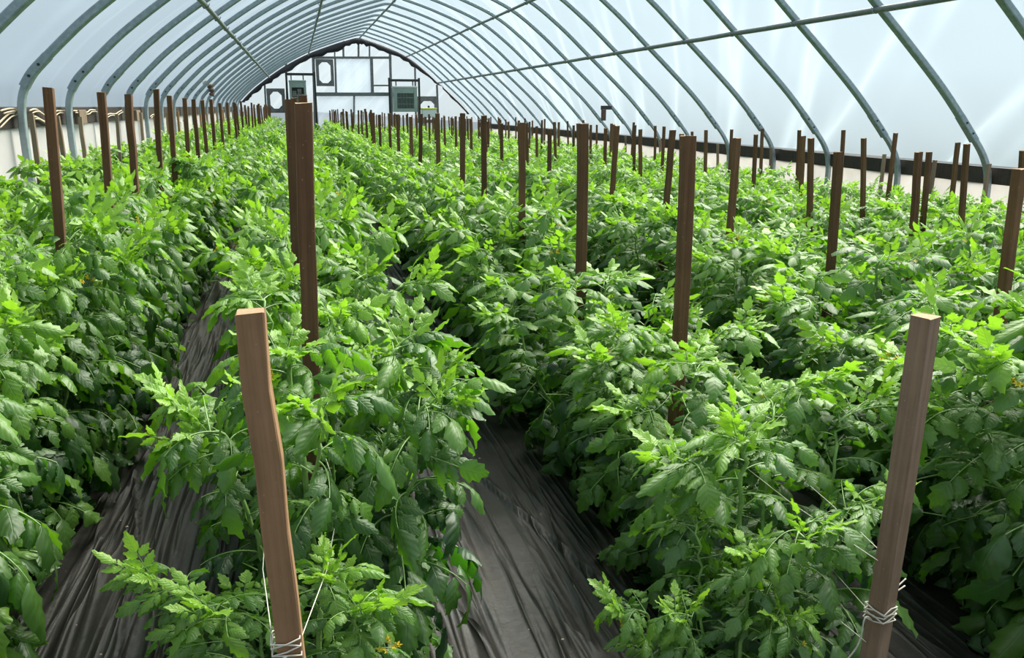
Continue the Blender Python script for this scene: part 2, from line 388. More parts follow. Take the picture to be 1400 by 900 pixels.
# ------------------------------------------------------------------ floor: black plastic mulch with drawn-up wrinkles
def build_floor():
    xs = np.concatenate([np.arange(-3.0, -1.2, 0.2), np.arange(-1.2, 1.25, 0.011), np.arange(1.25, 8.6, 0.25)])
    ys = [-4.0, -2.0, 0.0]
    y = 0.5
    while y < YEND: ys.append(y); y += 0.035 if y < 5 else (0.08 if y < 10 else 0.5)
    ys.append(YEND); ys = np.array(ys)
    X, Y = np.meshgrid(xs, ys)
    Z = np.zeros_like(X)
    r = np.random.default_rng(3)
    for k in range(90):                                   # pleats that wander along the path
        x0 = r.uniform(-1.05, 1.05); y0 = r.uniform(0, 11); ln = r.uniform(0.5, 2.2); w = r.uniform(0.007, 0.022); h = r.uniform(0.008, 0.028)
        sl = r.normal(0.0, 0.10); am = r.uniform(0, 0.02); ph = r.uniform(0, 6)
        c = x0+sl*(Y-y0)+am*np.sin(Y*4+ph)
        Z += h*np.exp(-((X-c)/w)**2)*np.clip(1-((Y-y0)/ln)**2, 0, 1)
    Z += 0.010*np.sin(X*9+1.3*np.sin(Y*1.1))*np.sin(Y*0.9+X)*(np.abs(X) < 1.2)
    Z = Z*(np.abs(X) < 1.22)
    Z += SLOPE*X-0.012
    V = np.stack([X, Y, Z], -1).reshape(-1, 3); n, k = X.shape
    i = np.arange(n-1)[:, None]*k; j = np.arange(k-1)[None, :]
    Q = np.stack([i+j, i+j+1, i+k+j+1, i+k+j], -1).reshape(-1, 4)
    tag(obj('floor', np_mesh('floor', V, Q, M['mulch'])), kind='structure')
    # crumbs of dry soil on the plastic
    bm = bmesh.new(); r = random.Random(4)
    for k in range(70):
        x = r.choice([r.uniform(-0.85, -0.42), r.uniform(0.42, 0.72)]); yy = r.uniform(1.6, 6.0); s = r.uniform(0.002, 0.005)
        bmesh.ops.create_icosphere(bm, subdivisions=1, radius=s, matrix=Matrix.Translation((x, yy, gz(x)+0.006)) @ Matrix.Diagonal((1.3, 1, 0.8, 1)))
    tag(obj('soil_crumbs', bm_mesh('soil_crumbs', bm, mat_simple('dry_soil', (0.38, 0.30, 0.22), 0.9))), 'scattered pale crumbs of dry soil on the black plastic paths', 'soil', kind='stuff')
build_floor()

# ------------------------------------------------------------------ side walls: baseboards and white plastic skirts
def build_sides():
    for side, x, zt, zb, name in ((-1, -2.27, 1.50, 1.325, 'left'), (1, 7.69, 0.825, 0.635, 'right')):
        # baseboard in lengths
        bm = bmesh.new()
        add_box(bm, (x, 15.5, (zt+zb)/2), (0.045, 39.0, zt-zb), bevel=0.006)
        tag(obj('baseboard_'+name, bm_mesh('baseboard', bm, M['board'])), kind='structure')
        # skirt under the board, softly pleated
        n = 300; Y = np.linspace(-4, YEND, n); zs = np.linspace(gz(x)-0.02, zb+0.01, 6); V = []
        for y in Y:
            for j, z in enumerate(zs): V.append((x-side*0.0+side*0.01+0.012*math.sin(y*5+1.1*math.sin(y*1.7)+j*0.4), y, z))
        V = np.array(V); k = len(zs); i = np.arange(n-1)[:, None]*k; j = np.arange(k-1)[None, :]
        Q = np.stack([i+j, i+j+1, i+k+j+1, i+k+j], -1).reshape(-1, 4)
        tag(obj('wall_'+name, np_mesh('wall_'+name, V, Q, M['skirt'])), kind='structure')
    # overlapping board end on the right wall
    bm = bmesh.new(); P = atX(1205, 233, 7.62); add_box(bm, (7.645, P[1]+1.2, 0.735), (0.05, 2.4, 0.17), bevel=0.005)
    tag(obj('splice_board', bm_mesh('splice_board', bm, M['board'])), 'short dark board lapped over the right baseboard, its cut end showing', 'board')
    # small blocks on the left board
    for (px, py, lab) in ((110, 160, 'small brown wood block screwed to the left baseboard behind the second hoop'), (187, 158, 'wood block on the left baseboard beside the fifth hoop leg')):
        P = atX(px, py, -2.23); bm = bmesh.new(); add_box(bm, (-2.225, P[1], P[2]), (0.05, 0.30, 0.15), bevel=0.006)
        tag(obj('wood_block', bm_mesh('wood_block', bm, M['stake_pale'])), lab, 'block')
    # tangled twine hanging on the left baseboard
    r = random.Random(11)
    spans = [((-5, 172), (14, 156), (26, 151)), ((0, 152), (22, 150), (27, 157)), ((40, 152), (52, 151), (62, 158)), ((44, 160), (55, 163), (66, 167)), ((70, 158), (80, 152), (90, 150)),
             ((100, 152), (116, 154), (122, 150), (130, 152)), ((144, 159), (152, 156), (160, 154), (166, 152)), ((205, 160), (212, 157), (220, 163)), ((236, 158), (246, 166), (252, 160))]
    labs = ['tan twine hanging low over the left baseboard, nearest the photo edge', 'tan twine looped along the top of the left baseboard, before the first visible hoop leg', 'tan twine wound behind the nearest tall stake on the left baseboard',
            'tan twine drooping beside the first hoop leg on the left board', 'tan twine strand just before the second hoop leg on the left board', 'wavy tan twine on the left board between second and third hoops',
            'tan twine curled on the left board around the third hoop', 'short tan twine on the left board past the fifth hoop', 'far loop of tan twine on the left board near the seventh hoop']
    for lab, pts in zip(labs, spans):
        P = [atX(px, py, -2.222-0.008*r.random()) for px, py in pts]
        Q = catmull(P, 8); Q[:, 2] += np.array([0.010*math.sin(i*0.33+r.random()*0.3) for i in range(len(Q))]); Q[:, 0] += 0.004*np.sin(np.arange(len(Q))*0.6)
        Q2 = Q[::-1]+np.array([0.006, 0.05, -0.02])
        me = np_mesh('twine_strand', *cat([sweep(Q, 0.0075, 6), sweep(Q2*1.0, 0.006, 6)]), M['twine_tan'])
        tag(obj('twine_strand', me), lab, 'twine')
build_sides()

# ------------------------------------------------------------------ end wall
def ew(px, py, dy=0.0): return atY(px, py, YEND-dy)
def bar_mesh(p, q, w, d, mat, name, dy=0.06):
    """timber from pixel p to pixel q on the end wall, w wide, d deep"""
    w = w*0.78; A = ew(*p); B = ew(*q); A[1] = B[1] = YEND-dy
    dv = B-A; ln = np.linalg.norm(dv); bm = bmesh.new()
    vs = add_box(bm, (0, 0, 0), (w, d, ln), bevel=min(w, d)*0.08)
    ang = math.atan2(dv[0], dv[2]); bmesh.ops.rotate(bm, cent=(0, 0, 0), matrix=Matrix.Rotation(ang, 3, 'Y'), verts=bm.verts)
    bmesh.ops.translate(bm, vec=(A+B)/2, verts=bm.verts)
    return bm_mesh(name, bm, mat)
def build_end():
    # film wall
    base = offset(FULL, 0.05); bm = bmesh.new()
    vs = [bm.verts.new((p[0], YEND, p[2])) for p in base]; bm.faces.new(vs)
    bmesh.ops.triangulate(bm, faces=bm.faces)
    tag(obj('wall_end', bm_mesh('wall_end', bm, M['endfilm'])), kind='structure')
    # black fabric flashing along the arch, ragged inner edge
    P = offset(ARC, -0.02); r = random.Random(5); n = len(P); V = []
    for i, p in enumerate(P):
        t = i/(n-1); w = 0.26*math.sin(PI*min(1, max(0, t*1.15+0.02)))**0.4 if t < 0.86 else 0.10
        w *= 0.75+0.5*r.random()
        d = np.array([2.64, 0, 1.0])-p; d[1] = 0; d /= np.linalg.norm(d)
        bulge = 0.05+0.05*r.random()
        for s, yy in ((0, 0.10), (0.35, 0.10+bulge), (0.75, 0.09+bulge), (1.0, 0.08)):
            V.append(p+d*w*s+np.array([0, YEND-yy, 0]))
    V = np.array(V); k = 4; i = np.arange(n-1)[:, None]*k; j = np.arange(k-1)[None, :]
    Q = np.stack([i+j, i+j+1, i+k+j+1, i+k+j], -1).reshape(-1, 4)
    tag(obj('trim_1', np_mesh('trim_1', V, Q, M['flash'])), kind='structure')
    # timber frame of the wall: one carcass with its members as parts
    t = thing('end_wall_frame', 'dark timber framing of posts and rails on the far end wall', 'frame', tuple(ew(484, 200)))
    inv = -np.array(ew(484, 200))
    def part(name, me): o = obj(name, me, t); o.location = tuple(inv); return o
    for p, q, w in [((362, 116), (366, 195), 0.09), ((391, 84), (394, 195), 0.10), ((428, 72), (432, 195), 0.15), ((457.5, 62), (457.5, 79), 0.07), ((469, 57), (469.5, 79), 0.10), ((490, 56), (490, 79), 0.10), ((505, 61), (505, 79), 0.08),
                    ((533, 72), (536, 195), 0.13), ((567, 88), (569, 195), 0.09), ((597, 116), (600, 195), 0.10), ((458, 79), (459.5, 128), 0.10), ((507.5, 79), (509, 127), 0.16), ((484, 131), (484, 185), 0.10)]:
        part('post', bar_mesh(p, q, w, 0.08, M['darkframe'], 'post'))
    for p, q, w in [((428, 79), (535, 79), 0.12), ((469, 57.5), (491, 57.5), 0.10), ((430, 129), (536, 129), 0.20), ((509, 117), (535, 117), 0.08), ((363, 153), (393, 153), 0.10), ((569, 133), (598, 133), 0.10)]:
        part('rail', bar_mesh(p, q, w, 0.10, M['darkframe'] if w < 0.2 else M['purlin'], 'rail'))
    # octagonal vent frames
    def vent(x0, y0, x1, y1, m, ch, lab):
        A = ew(x0, y0); B = ew(x1, y1); bm = bmesh.new()
        yf = YEND-0.14; yb = YEND-0.06
        X0, X1, Z1, Z0 = A[0], B[0], A[2], B[2]
        ox = [(X0, Z0), ((X0+X1)/2, Z0), (X1, Z0), (X1, (Z0+Z1)/2), (X1, Z1), ((X0+X1)/2, Z1), (X0, Z1), (X0, (Z0+Z1)/2)]
        a, b, c, d = X0+m, X1-m, Z0+m, Z1-m
        ring_o = [(X0, Z0), (X1, Z0), (X1, Z0), (X1, Z1), (X1, Z1), (X0, Z1), (X0, Z1), (X0, Z0)]
        ring_i = [(a+ch, c), (b-ch, c), (b, c+ch), (b, d-ch), (b-ch, d), (a+ch, d), (a, d-ch), (a, c+ch)]
        of = [bm.verts.new((x, yf, z)) for x, z in ring_o]; iff = [bm.verts.new((x, yf, z)) for x, z in ring_i]
        ob = [bm.verts.new((x, yb, z)) for x, z in ring_o]; ib = [bm.verts.new((x, yb, z)) for x, z in ring_i]
        for k in range(8):
            n = (k+1) % 8
            bm.faces.new((of[k], of[n], iff[n], iff[k])); bm.faces.new((ob[n], ob[k], ib[k], ib[n]))
            bm.faces.new((iff[k], iff[n], ib[n], ib[k])); bm.faces.new((of[n], of[k], ob[k], ob[n]))
        bmesh.ops.remove_doubles(bm, verts=bm.verts, dist=0.0005)
        tag(obj('vent_frame', bm_mesh('vent_frame', bm, M['darkframe'])), lab, 'frame')
    vent(431, 81, 457, 118, 0.12, 0.13, 'upper dark frame with a cut-corner opening, left of the centre panel')
    vent(364, 121, 391, 153, 0.13, 0.14, 'low dark frame with a cut-corner opening at the left of the end wall')
    vent(570, 134, 598, 168, 0.13, 0.14, 'low dark frame with a cut-corner opening behind the lime-topped bin')
    # hung plastic sheets
    def sheet(x0, y0, x1, y1, lab, tone):
        A = ew(x0, y0); B = ew(x1, y1); n = 24; V = []
        for i in range(n+1):
            for j in range(5):
                s = i/n; q = j/4; V.append((A[0]+(B[0]-A[0])*s, YEND-0.13-0.012*math.sin(s*19+q), A[2]+(B[2]-A[2])*q))
        k = 5; i = np.arange(n)[:, None]*k; j = np.arange(k-1)[None, :]; Q = np.stack([i+j, i+j+1, i+k+j+1, i+k+j], -1).reshape(-1, 4)
        tag(obj('plastic_sheet', np_mesh('plastic_sheet', np.array(V), Q, tone)), lab, 'sheet')
    cl = mat_film('sheet_film', (0.70, 0.78, 0.88), 0.80)
    sheet(459, 80, 508, 127, 'large translucent plastic panel in the centre of the end wall', cl)
    sheet(434, 132, 534, 190, 'wide white plastic curtain under the grey rail of the end wall', cl)
build_end()

def build_heater(xl, xr, yt, yb, bar_y, bx0, bx1, fan, lab):
    A = atY(xl, yt, YEND-0.9); B = atY(xr, yb, YEND-0.9)
    w = B[0]-A[0]; h = A[2]-B[2]; d = 0.55
    cx = (A[0]+B[0])/2; yc = YEND-0.9+d/2; z0 = B[2]
    t = thing('unit_heater', lab, 'heater', (cx, yc, z0))
    # cabinet: open front box with wall thickness
    bm = bmesh.new(); th = 0.14*w
    add_box(bm, (-w/2+th/2, 0, h/2), (th, d, h), bevel=0.01); add_box(bm, (w/2-th/2, 0, h/2), (th, d, h), bevel=0.01)
    add_box(bm, (0, 0, h-0.11*h), (w-2*th, d, 0.22*h)); add_box(bm, (0, 0, 0.07*h), (w-2*th, d, 0.14*h)); add_box(bm, (0, d/2-0.01, h/2), (w-2*th, 0.02, h*0.9))
    obj('cabinet', bm_mesh('cabinet', bm, M['heater']), t)
    bm = bmesh.new(); add_box(bm, (0, 0, h+0.035), (w*1.04, d*1.05, 0.07), bevel=0.02); obj('top_cap', bm_mesh('top_cap', bm, M['silver'] if not fan else M['heater']), t)
    gw = w-2*th; gh = h*0.64; gc = 0.14*h+gh/2
    bm = bmesh.new(); add_box(bm, (0, -d/2+0.12, gc), (gw, 0.02, gh)); obj('heat_core', bm_mesh('heat_core', bm, M['heaterdark']), t)
    bm = bmesh.new()
    for k in range(12): add_box(bm, (-gw/2+gw*(k+0.5)/12, -d/2+0.02, gc), (0.012, 0.03, gh))
    add_box(bm, (0, -d/2+0.02, gc+gh*0.2), (gw, 0.02, 0.012)); add_box(bm, (0, -d/2+0.02, gc-gh*0.2), (gw, 0.02, 0.012))
    obj('grille', bm_mesh('grille', bm, M['heater'] if not fan else M['bolt']), t)
    bm = bmesh.new(); rf = gh*0.44
    for k in range(4):
        rot = Matrix.Rotation(k*PI/2+0.4, 3, 'Y') @ Matrix.Rotation(0.4, 3, 'Z')
        add_box(bm, rot @ Vector((0, 0, rf*0.55)), (rf*0.55, 0.01, rf*0.85), rot=rot.copy() if False else None)
    bmesh.ops.create_cone(bm, cap_ends=True, segments=12, radius1=rf*0.25, radius2=rf*0.2, depth=0.05, matrix=Matrix.Rotation(PI/2, 4, 'X'))
    bmesh.ops.translate(bm, vec=(0, -d/2+0.075, gc), verts=bm.verts)
    obj('fan', bm_mesh('fan', bm, M['silver'] if fan else M['heaterdark']), t)
    # hanging rods and cross bar
    C0 = atY(bx0, bar_y, YEND-0.9); C1 = atY(bx1, bar_y, YEND-0.9); zb = C0[2]-z0
    bm = bmesh.new(); add_box(bm, ((C0[0]+C1[0])/2-cx, 0, zb), (C1[0]-C0[0], 0.07, 0.10), bevel=0.01)
    cr = obj('hanger_bar', bm_mesh('hanger_bar', bm, M['bolt']), t)
    for sx in (-1, 1):
        bm = bmesh.new(); x = sx*w*0.36; add_box(bm, (x, 0, (h+zb)/2), (0.05, 0.04, zb-h+0.02)); obj('hanger_rod', bm_mesh('hanger_rod', bm, M['darkframe']), t)
    for X in (C0[0], C1[0]):
        bm = bmesh.new(); g = gz(X)-z0; add_box(bm, (X-cx, 0, (zb+0.1+g)/2), (0.08, 0.08, zb+0.1-g)); obj('upright', bm_mesh('upright', bm, M['bolt']), t)
build_heater(538, 571, 120, 153, 109.5, 533, 574, False, 'grey-green unit heater with barred front, hung right of the centre panel')
build_heater(395, 420, 112, 146, 101, 391, 430, True, 'grey unit heater with a pale fan, hung left and partly behind the centre stakes')

def build_bin():
    A = atY(577.5, 148, YEND-1.2); B = atY(597, 161, YEND-1.2); w = B[0]-A[0]; h = A[2]-B[2]; cx = (A[0]+B[0])/2; g = gz(cx); z = B[2]-g
    t = thing('supply_bin', 'white bin with a lime-green top on a stand by the right heater', 'bin', (cx, YEND-1.2+0.2, g))
    bm = bmesh.new(); add_box(bm, (0, 0, z+h*0.42), (w, 0.4, h*0.84), bevel=0.03); obj('body', bm_mesh('body', bm, M['whiteplastic']), t)
    bm = bmesh.new(); add_box(bm, (0, 0, z+h*0.93), (w*1.06, 0.44, h*0.2), bevel=0.03); l = obj('lid', bm_mesh('lid', bm, M['lime']), t)
    bm = bmesh.new(); add_box(bm, (0, 0, z+h*1.14), (0.08, 0.08, h*0.26), bevel=0.02); obj('knob', bm_mesh('knob', bm, M['bolt']), l)
    for sx in (-1, 1):
        for sy in (-1, 1):
            bm = bmesh.new(); add_box(bm, (sx*w*0.42, sy*0.16, z/2), (0.04, 0.04, z)); obj('leg', bm_mesh('leg', bm, M['darkframe']), t)
build_bin()

def build_brackets():
    # brown wooden hook piece on the right hoops
    P = atX(826, 157, 6.85); y = RIBY[min(range(len(RIBY)), key=lambda i: abs(RIBY[i]-P[1]))]
    t = thing('hanging_block', 'brown wooden block hanging from a hoop on the right side', 'block', (6.88, y-0.09, 1.2))
    bm = bmesh.new(); add_box(bm, (-0.07, 0, 0.12), (0.10, 0.07, 0.26), bevel=0.01); obj('block', bm_mesh('block', bm, M['rust']), t)
    bm = bmesh.new(); add_box(bm, (0.0, 0.02, 0.28), (0.26, 0.05, 0.09), bevel=0.01); obj('arm', bm_mesh('arm', bm, M['bolt']), t)
    P = atX(281, 116, -1.95); y = RIBY[min(range(len(RIBY)), key=lambda i: abs(RIBY[i]-P[1]))]
    t = thing('hanging_rag', 'crumpled brown rag hanging on a hoop on the left side', 'rag', (-1.90, y-0.08, 1.75))
    r = random.Random(2); pts = [(0, 0, 0), (0.03, 0, 0.08), (0.0, 0, 0.16), (-0.03, 0, 0.24), (-0.10, 0, 0.30), (-0.16, 0, 0.29)]
    V, Q = sweep(catmull(pts, 5), np.array([0.02+0.04*abs(math.sin(i*0.55+0.4))+0.015*r.random() for i in range(26)]), 10)
    obj('cloth', np_mesh('cloth', V, Q, M['rust']), t)
    bm = bmesh.new(); add_box(bm, (-0.10, 0, 0.28), (0.14, 0.06, 0.06), bevel=0.015); obj('hook', bm_mesh('hook', bm, M['bolt']), t)
build_brackets()

# ------------------------------------------------------------------ stakes
ROWS = {'C': 0.01, 'L1': -0.95, 'L2': -1.72, 'R1': 1.25, 'R2': 2.58, 'R3': 3.75, 'R4': 5.0, 'R5': 6.25}
RNAME = {'C': 'the centre row', 'L1': 'the near-left row', 'L2': 'the left-wall row', 'R1': 'the near-right row', 'R2': 'the second right row',
         'R3': 'the third right row', 'R4': 'the fourth right row', 'R5': 'the right-wall row'}
# (px, py) of the top and, where readable, a second point lower down
PXS = {'C': [((339, 425), (393, 885), 1.25), ((412.5, 141), (423, 530), 2.10), ((396.5, 136.5), (405, 380), 3.1), ((414, 130), None, 4.1)],
       'L1': [((-20, 118), (20, 545), 2.87), ((65, 120), (78.5, 290)), ((138, 126), (146.5, 245)), ((175, 129), (183, 240)), ((213, 122), (218, 237)), ((231, 131), (236, 205)), ((252, 134), (256, 205)), ((264, 136), None), ((276, 137), None), ((288, 136), None), ((300, 141), None)],
       'L2': [((42, 156), (51, 225)), ((78, 159), (82, 185)), ((109, 160), (115, 210)), ((159, 156), (162, 195)), ((192, 154), (195, 190))],
       'R1': [((1262, 432), (1194, 900), -1), ((940, 186), (922, 560)), ((797, 169), (791, 430)), ((713, 168), (713, 322)), ((661, 158), (661, 285)), ((632, 155), (631, 265)), ((598, 155), (599, 262)), ((575, 156), (574, 235))],
       'R2': [((1392, 231), (1346, 590)), ((1146, 208), (1124, 490)), ((1008, 189), (990, 390)), ((919, 178), (909, 298)), ((843, 172), (835, 280)), ((797, 170), None)],
       'R3': [((1255, 208), (1243, 395)), ((1108, 189), (1105, 350)), ((1006, 192), (1004, 300)), ((932, 183), (930, 270)), ((875, 177), (875, 270))],
       'R4': [((1321, 197), (1311, 335)), ((1270, 208), (1262, 290)), ((1181, 189), (1178, 310)), ((1098, 186), (1094, 280)), ((1033, 184), (1030, 245)), ((965, 178), (963, 248)), ((908, 173), (905, 225))],
       'R5': [((1398, 206), (1390, 300)), ((1309, 195), (1299, 290)), ((1224, 182), (1214, 265)), ((1153, 178), (1148, 250)), ((1093, 178), (1089, 250)), ((1042, 176), (1040, 230)), ((1000, 177), (998, 215)), ((946, 180), (946, 225)), ((896, 172), (895, 212))]}
def stake_meshes(mat):
    out = []
    for v in range(4):
        r = random.Random(20+v); bm = bmesh.new(); segs = 10; w = 0.021
        rings = []
        for i in range(segs+1):
            z = i/segs; bx = 0.006*math.sin(z*PI*r.uniform(0.7, 1.2)); by = 0.004*math.sin(z*PI*1.3+v)
            ring = []
            for sx, sy in ((1, 1), (-1, 1), (-1, -1), (1, -1)):
                for (dx, dy) in (((0.0, -0.12), (-0.12, 0.0)) if sx*sy > 0 else ((-0.12, 0.0), (0.0, -0.12))):
                    ring.append(bm.verts.new((bx+sx*w*(1+dx)+r.uniform(-1, 1)*0.0006, by+sy*w*(1+dy)+r.uniform(-1, 1)*0.0006, z)))
            rings.append(ring)
        for a, b in zip(rings, rings[1:]):
            for k in range(8): bm.faces.new((a[k], a[(k+1) % 8], b[(k+1) % 8], b[k]))
        for k in range(8): rings[-1][k].co.z += r.uniform(-0.0015, 0.0015)
        top = bm.faces.new(rings[-1]); top.material_index = 1; bm.faces.new(rings[0][::-1])
        out.append(bm_mesh('stake', bm, [mat, M['endgrain']]))
    return out
STK = {k: stake_meshes(M[k]) for k in ('stake', 'stake_tan', 'stake_grey', 'stake_pale')}
STAKES = {}; BASES = {}
NSTK = 0
def put_stake(top, bot, kind, label, group, rz=0.0, name='garden_stake', wide=1.0):
    """top: world point of the head; bot: world point lower on the stake (for the lean) or None"""
    global NSTK
    top = np.array(top, float)
    d = np.array([0, 0, 1.0]) if bot is None else top-np.array(bot)
    d = d/np.linalg.norm(d)
    g = gz(top[0]); ln = (top[2]-g+0.03)/d[2]; base = top-d*ln
    o = bpy.data.objects.new(name, STK[kind][NSTK % 4]); NSTK += 1
    q = Vector((0, 0, 1)).rotation_difference(Vector(d))
    o.rotation_mode = 'QUATERNION'; o.rotation_quaternion = q @ Matrix.Rotation(rz, 3, 'Z').to_quaternion()
    o.location = base; o.scale = (1, 1, ln)
    if wide != 1.0: o.scale = (wide, wide, ln)
    link(o); tag(o, label, 'stake', group); return o, base, top
NEAR_OBJ = {}
def build_stakes():
    r = random.Random(31)
    for row, X in ROWS.items():
        lst = []
        for e in PXS[row]:
            if len(e) == 3 and e[2] and e[2] > 0: T = atY(*e[0], e[2])
            elif len(e) == 3: T = atX(*e[0], 1.2)
            else: T = atX(*e[0], X)
            B = None if e[1] is None else atY(*e[1], T[1])
            if row == 'L1' and len(e) == 3: T = np.array([-0.99, 2.87, 1.56]); B = atY(20, 545, 2.87)
            lst.append((T, B))
        ylast = lst[-1][0][1]; y = ylast; meanz = np.mean([T[2]-gz(T[0]) for T, B in lst[1:]])
        while True:
            y += 1.03+r.uniform(-0.12, 0.12)
            if y > YEND-1.2: break
            dz = -0.002*(y-8)
            T = np.array([X+r.uniform(-0.035, 0.035), y, gz(X)+meanz+dz+r.uniform(-0.05, 0.05)])
            lst.append((T, T-np.array([r.gauss(0, 0.018), r.gauss(0, 0.01), 1.0])))
        lst.sort(key=lambda q: q[0][1])
        STAKES[row] = [T for T, B in lst]
        for i, (T, B) in enumerate(lst):
            kind = 'stake'
            if row == 'L2': kind = 'stake_pale' if i < 5 else 'stake_tan'
            if row == 'C' and i == 0: kind = 'stake_tan'
            if row == 'R1' and i == 0: kind = 'stake_grey'
            if i < 9:
                word = {'stake': 'dark brown', 'stake_tan': 'tan', 'stake_grey': 'weathered grey-brown', 'stake_pale': 'pale'}[kind]
                if row == 'C' and i == 0: lab = 'near tan wooden stake with twine wound round it, in front of the centre row'
                elif row == 'R1' and i == 0: lab = 'near grey-brown wooden stake wrapped in white twine, at the lower right'
                else: lab = f'{word} square wooden stake, {ORD[i]} from the front in {RNAME[row]}'
            else: lab = f'distant brown wooden stake beyond the ninth in {RNAME[row]}'
            rz = r.uniform(-0.12, 0.12)
            if row == 'R1' and i == 0: rz = 0.32
            if row == 'C' and i == 0: rz = -0.02
            o, base, top = put_stake(T, B, kind, lab, f'stakes in {RNAME[row]}', rz, wide=1.0 if (row in 'C R1' and i < 3) else 0.72 if row == 'L2' else 0.88)
            BASES.setdefault(row, []).append(base)
            if i == 0: NEAR_OBJ[row] = (o, base, top)
    # pale posts against the right wall
    for px, py, bx, by, lab in [(1352, 224, 1345, 270, 'pale short stake standing beside the first right hoop leg'), (1278, 219, 1273, 255, 'pale short stake midway between the first two right hoop legs'), (1209, 211, 1204, 250, 'pale short stake standing beside the second right hoop leg'),
                              (1054, 202, 1053, 230, 'pale short stake along the right wall, fourth from the front'), (981, 197, 981, 215, 'small pale stake along the right wall, fifth from the front'), (902, 190, 902, 205, 'small pale stake along the right wall near the sixth hoop'), (855, 186, 855, 200, 'farthest small pale stake along the right wall')]:
        T = atX(px, py, 7.52); B = atY(bx, by, T[1])
        if T[1] > 3: put_stake(T, B, 'stake_pale', lab, 'pale stakes along the right wall', 0.1, wide=0.9)
build_stakes()

# twine wound on the two near stakes, and twine strung along the rows
def build_twine():
    for row, zs, turns in (('C', 0.615, 4), ('R1', 0.415, 5)):
        o, base, top = NEAR_OBJ[row]
        mw = o.matrix_basis.copy(); ln = o.scale[2]
        d = (top-base)/np.linalg.norm(top-base)
        f = (zs-base[2])/(top[2]-base[2])
        q = o.rotation_quaternion
        pts = []; r = random.Random(3); w = 0.0235
        for k in range(turns*8+1):
            a = k/8*2*PI+PI/4; c, s = math.cos(a), math.sin(a); m = max(abs(c), abs(s)); z = -0.012+0.034*k/(turns*8)+0.005*math.sin(k*1.9)
            v = q @ Vector((c/m*w, s/m*w, 0)); pts.append(base+d*(ln*f+z)+np.array(v))
        inv = np.linalg.inv(np.array(Matrix.LocRotScale(o.location, q, o.scale)))
        parts = [sweep(pts, 0.0016, 6)]
        tail = [pts[-1], pts[-1]+np.array([0.02, -0.01, 0.012]), pts[-1]+np.array([0.045, -0.005, 0.016]), pts[-1]+np.array([0.07, 0.0, 0.028])]
        if row == 'R1':
            parts.append(sweep(catmull(tail, 5), 0.0016, 6)); parts.append(sweep(catmull([p+np.array([0.0, 0, -0.006*i]) for i, p in enumerate(tail)], 5), 0.0016, 6))
            g = pts[3]; parts.append(sweep(catmull([g, g+np.array([-0.03, -0.01, 0.02]), g+np.array([-0.035, 0, -0.06]), g+np.array([-0.09, 0.02, -0.15])], 6), 0.0017, 6))
        else:
            g = pts[2]; parts.append(sweep(catmull([g, g+np.array([0.02, -0.01, 0.012]), g+np.array([0.035, 0, -0.01]), g+np.array([0.03, 0.0, -0.07])], 6), 0.0017, 6))
            g = pts[5]; parts.append(sweep(catmull([g, g+np.array([-0.03, -0.01, -0.012]), g+np.array([-0.05, 0, -0.05]), g+np.array([-0.06, 0.0, -0.12])], 6), 0.0017, 6))
        V, Q = cat(parts); Vh = np.c_[V, np.ones(len(V))] @ inv.T
        tw = obj('twine_wrap', np_mesh('twine_wrap', Vh[:, :3], Q, M['twine']), o); tw['label'] = 'white twine wound round the stake'
    for row in ('C', 'R1', 'R2', 'L1'):
        pairs = [(t, b) for t, b in zip(STAKES[row], BASES[row]) if t[1] < 9]; parts = []
        for hgt, sx in ((0.44, -1), (0.46, 1), (0.64, -1), (0.62, 1)):
            if row == 'R1': hgt -= 0.02
            if row == 'C' and hgt < 0.5: continue
            P = []; st = [b+(t-b)*(hgt/(t[2]-b[2])) for t, b in pairs]
            for i, t in enumerate(st):
                x = t[0]+sx*0.024; P.append(np.array([x, t[1], gz(t[0])+hgt]))
                if i < len(st)-1:
                    n = st[i+1]
                    for s in (0.25, 0.5, 0.75): P.append(np.array([x+(n[0]-t[0])*s+sx*0.05*math.sin(PI*s), t[1]+(n[1]-t[1])*s, gz(t[0])+hgt-0.015*math.sin(PI*s)]))
            parts.append(sweep(P, 0.0010, 5, caps=False))
        for k, p in enumerate(parts):
            side = 'left' if k % 2 == 0 else 'right'; lv = 'lower' if k < len(parts)-2 else 'upper'
            tag(obj('row_twine', np_mesh('row_twine', *p, M['twine'])), f'{lv} white twine strung along the {side} side of {RNAME[row]}', 'twine', f'twine along {RNAME[row]}')
build_twine()

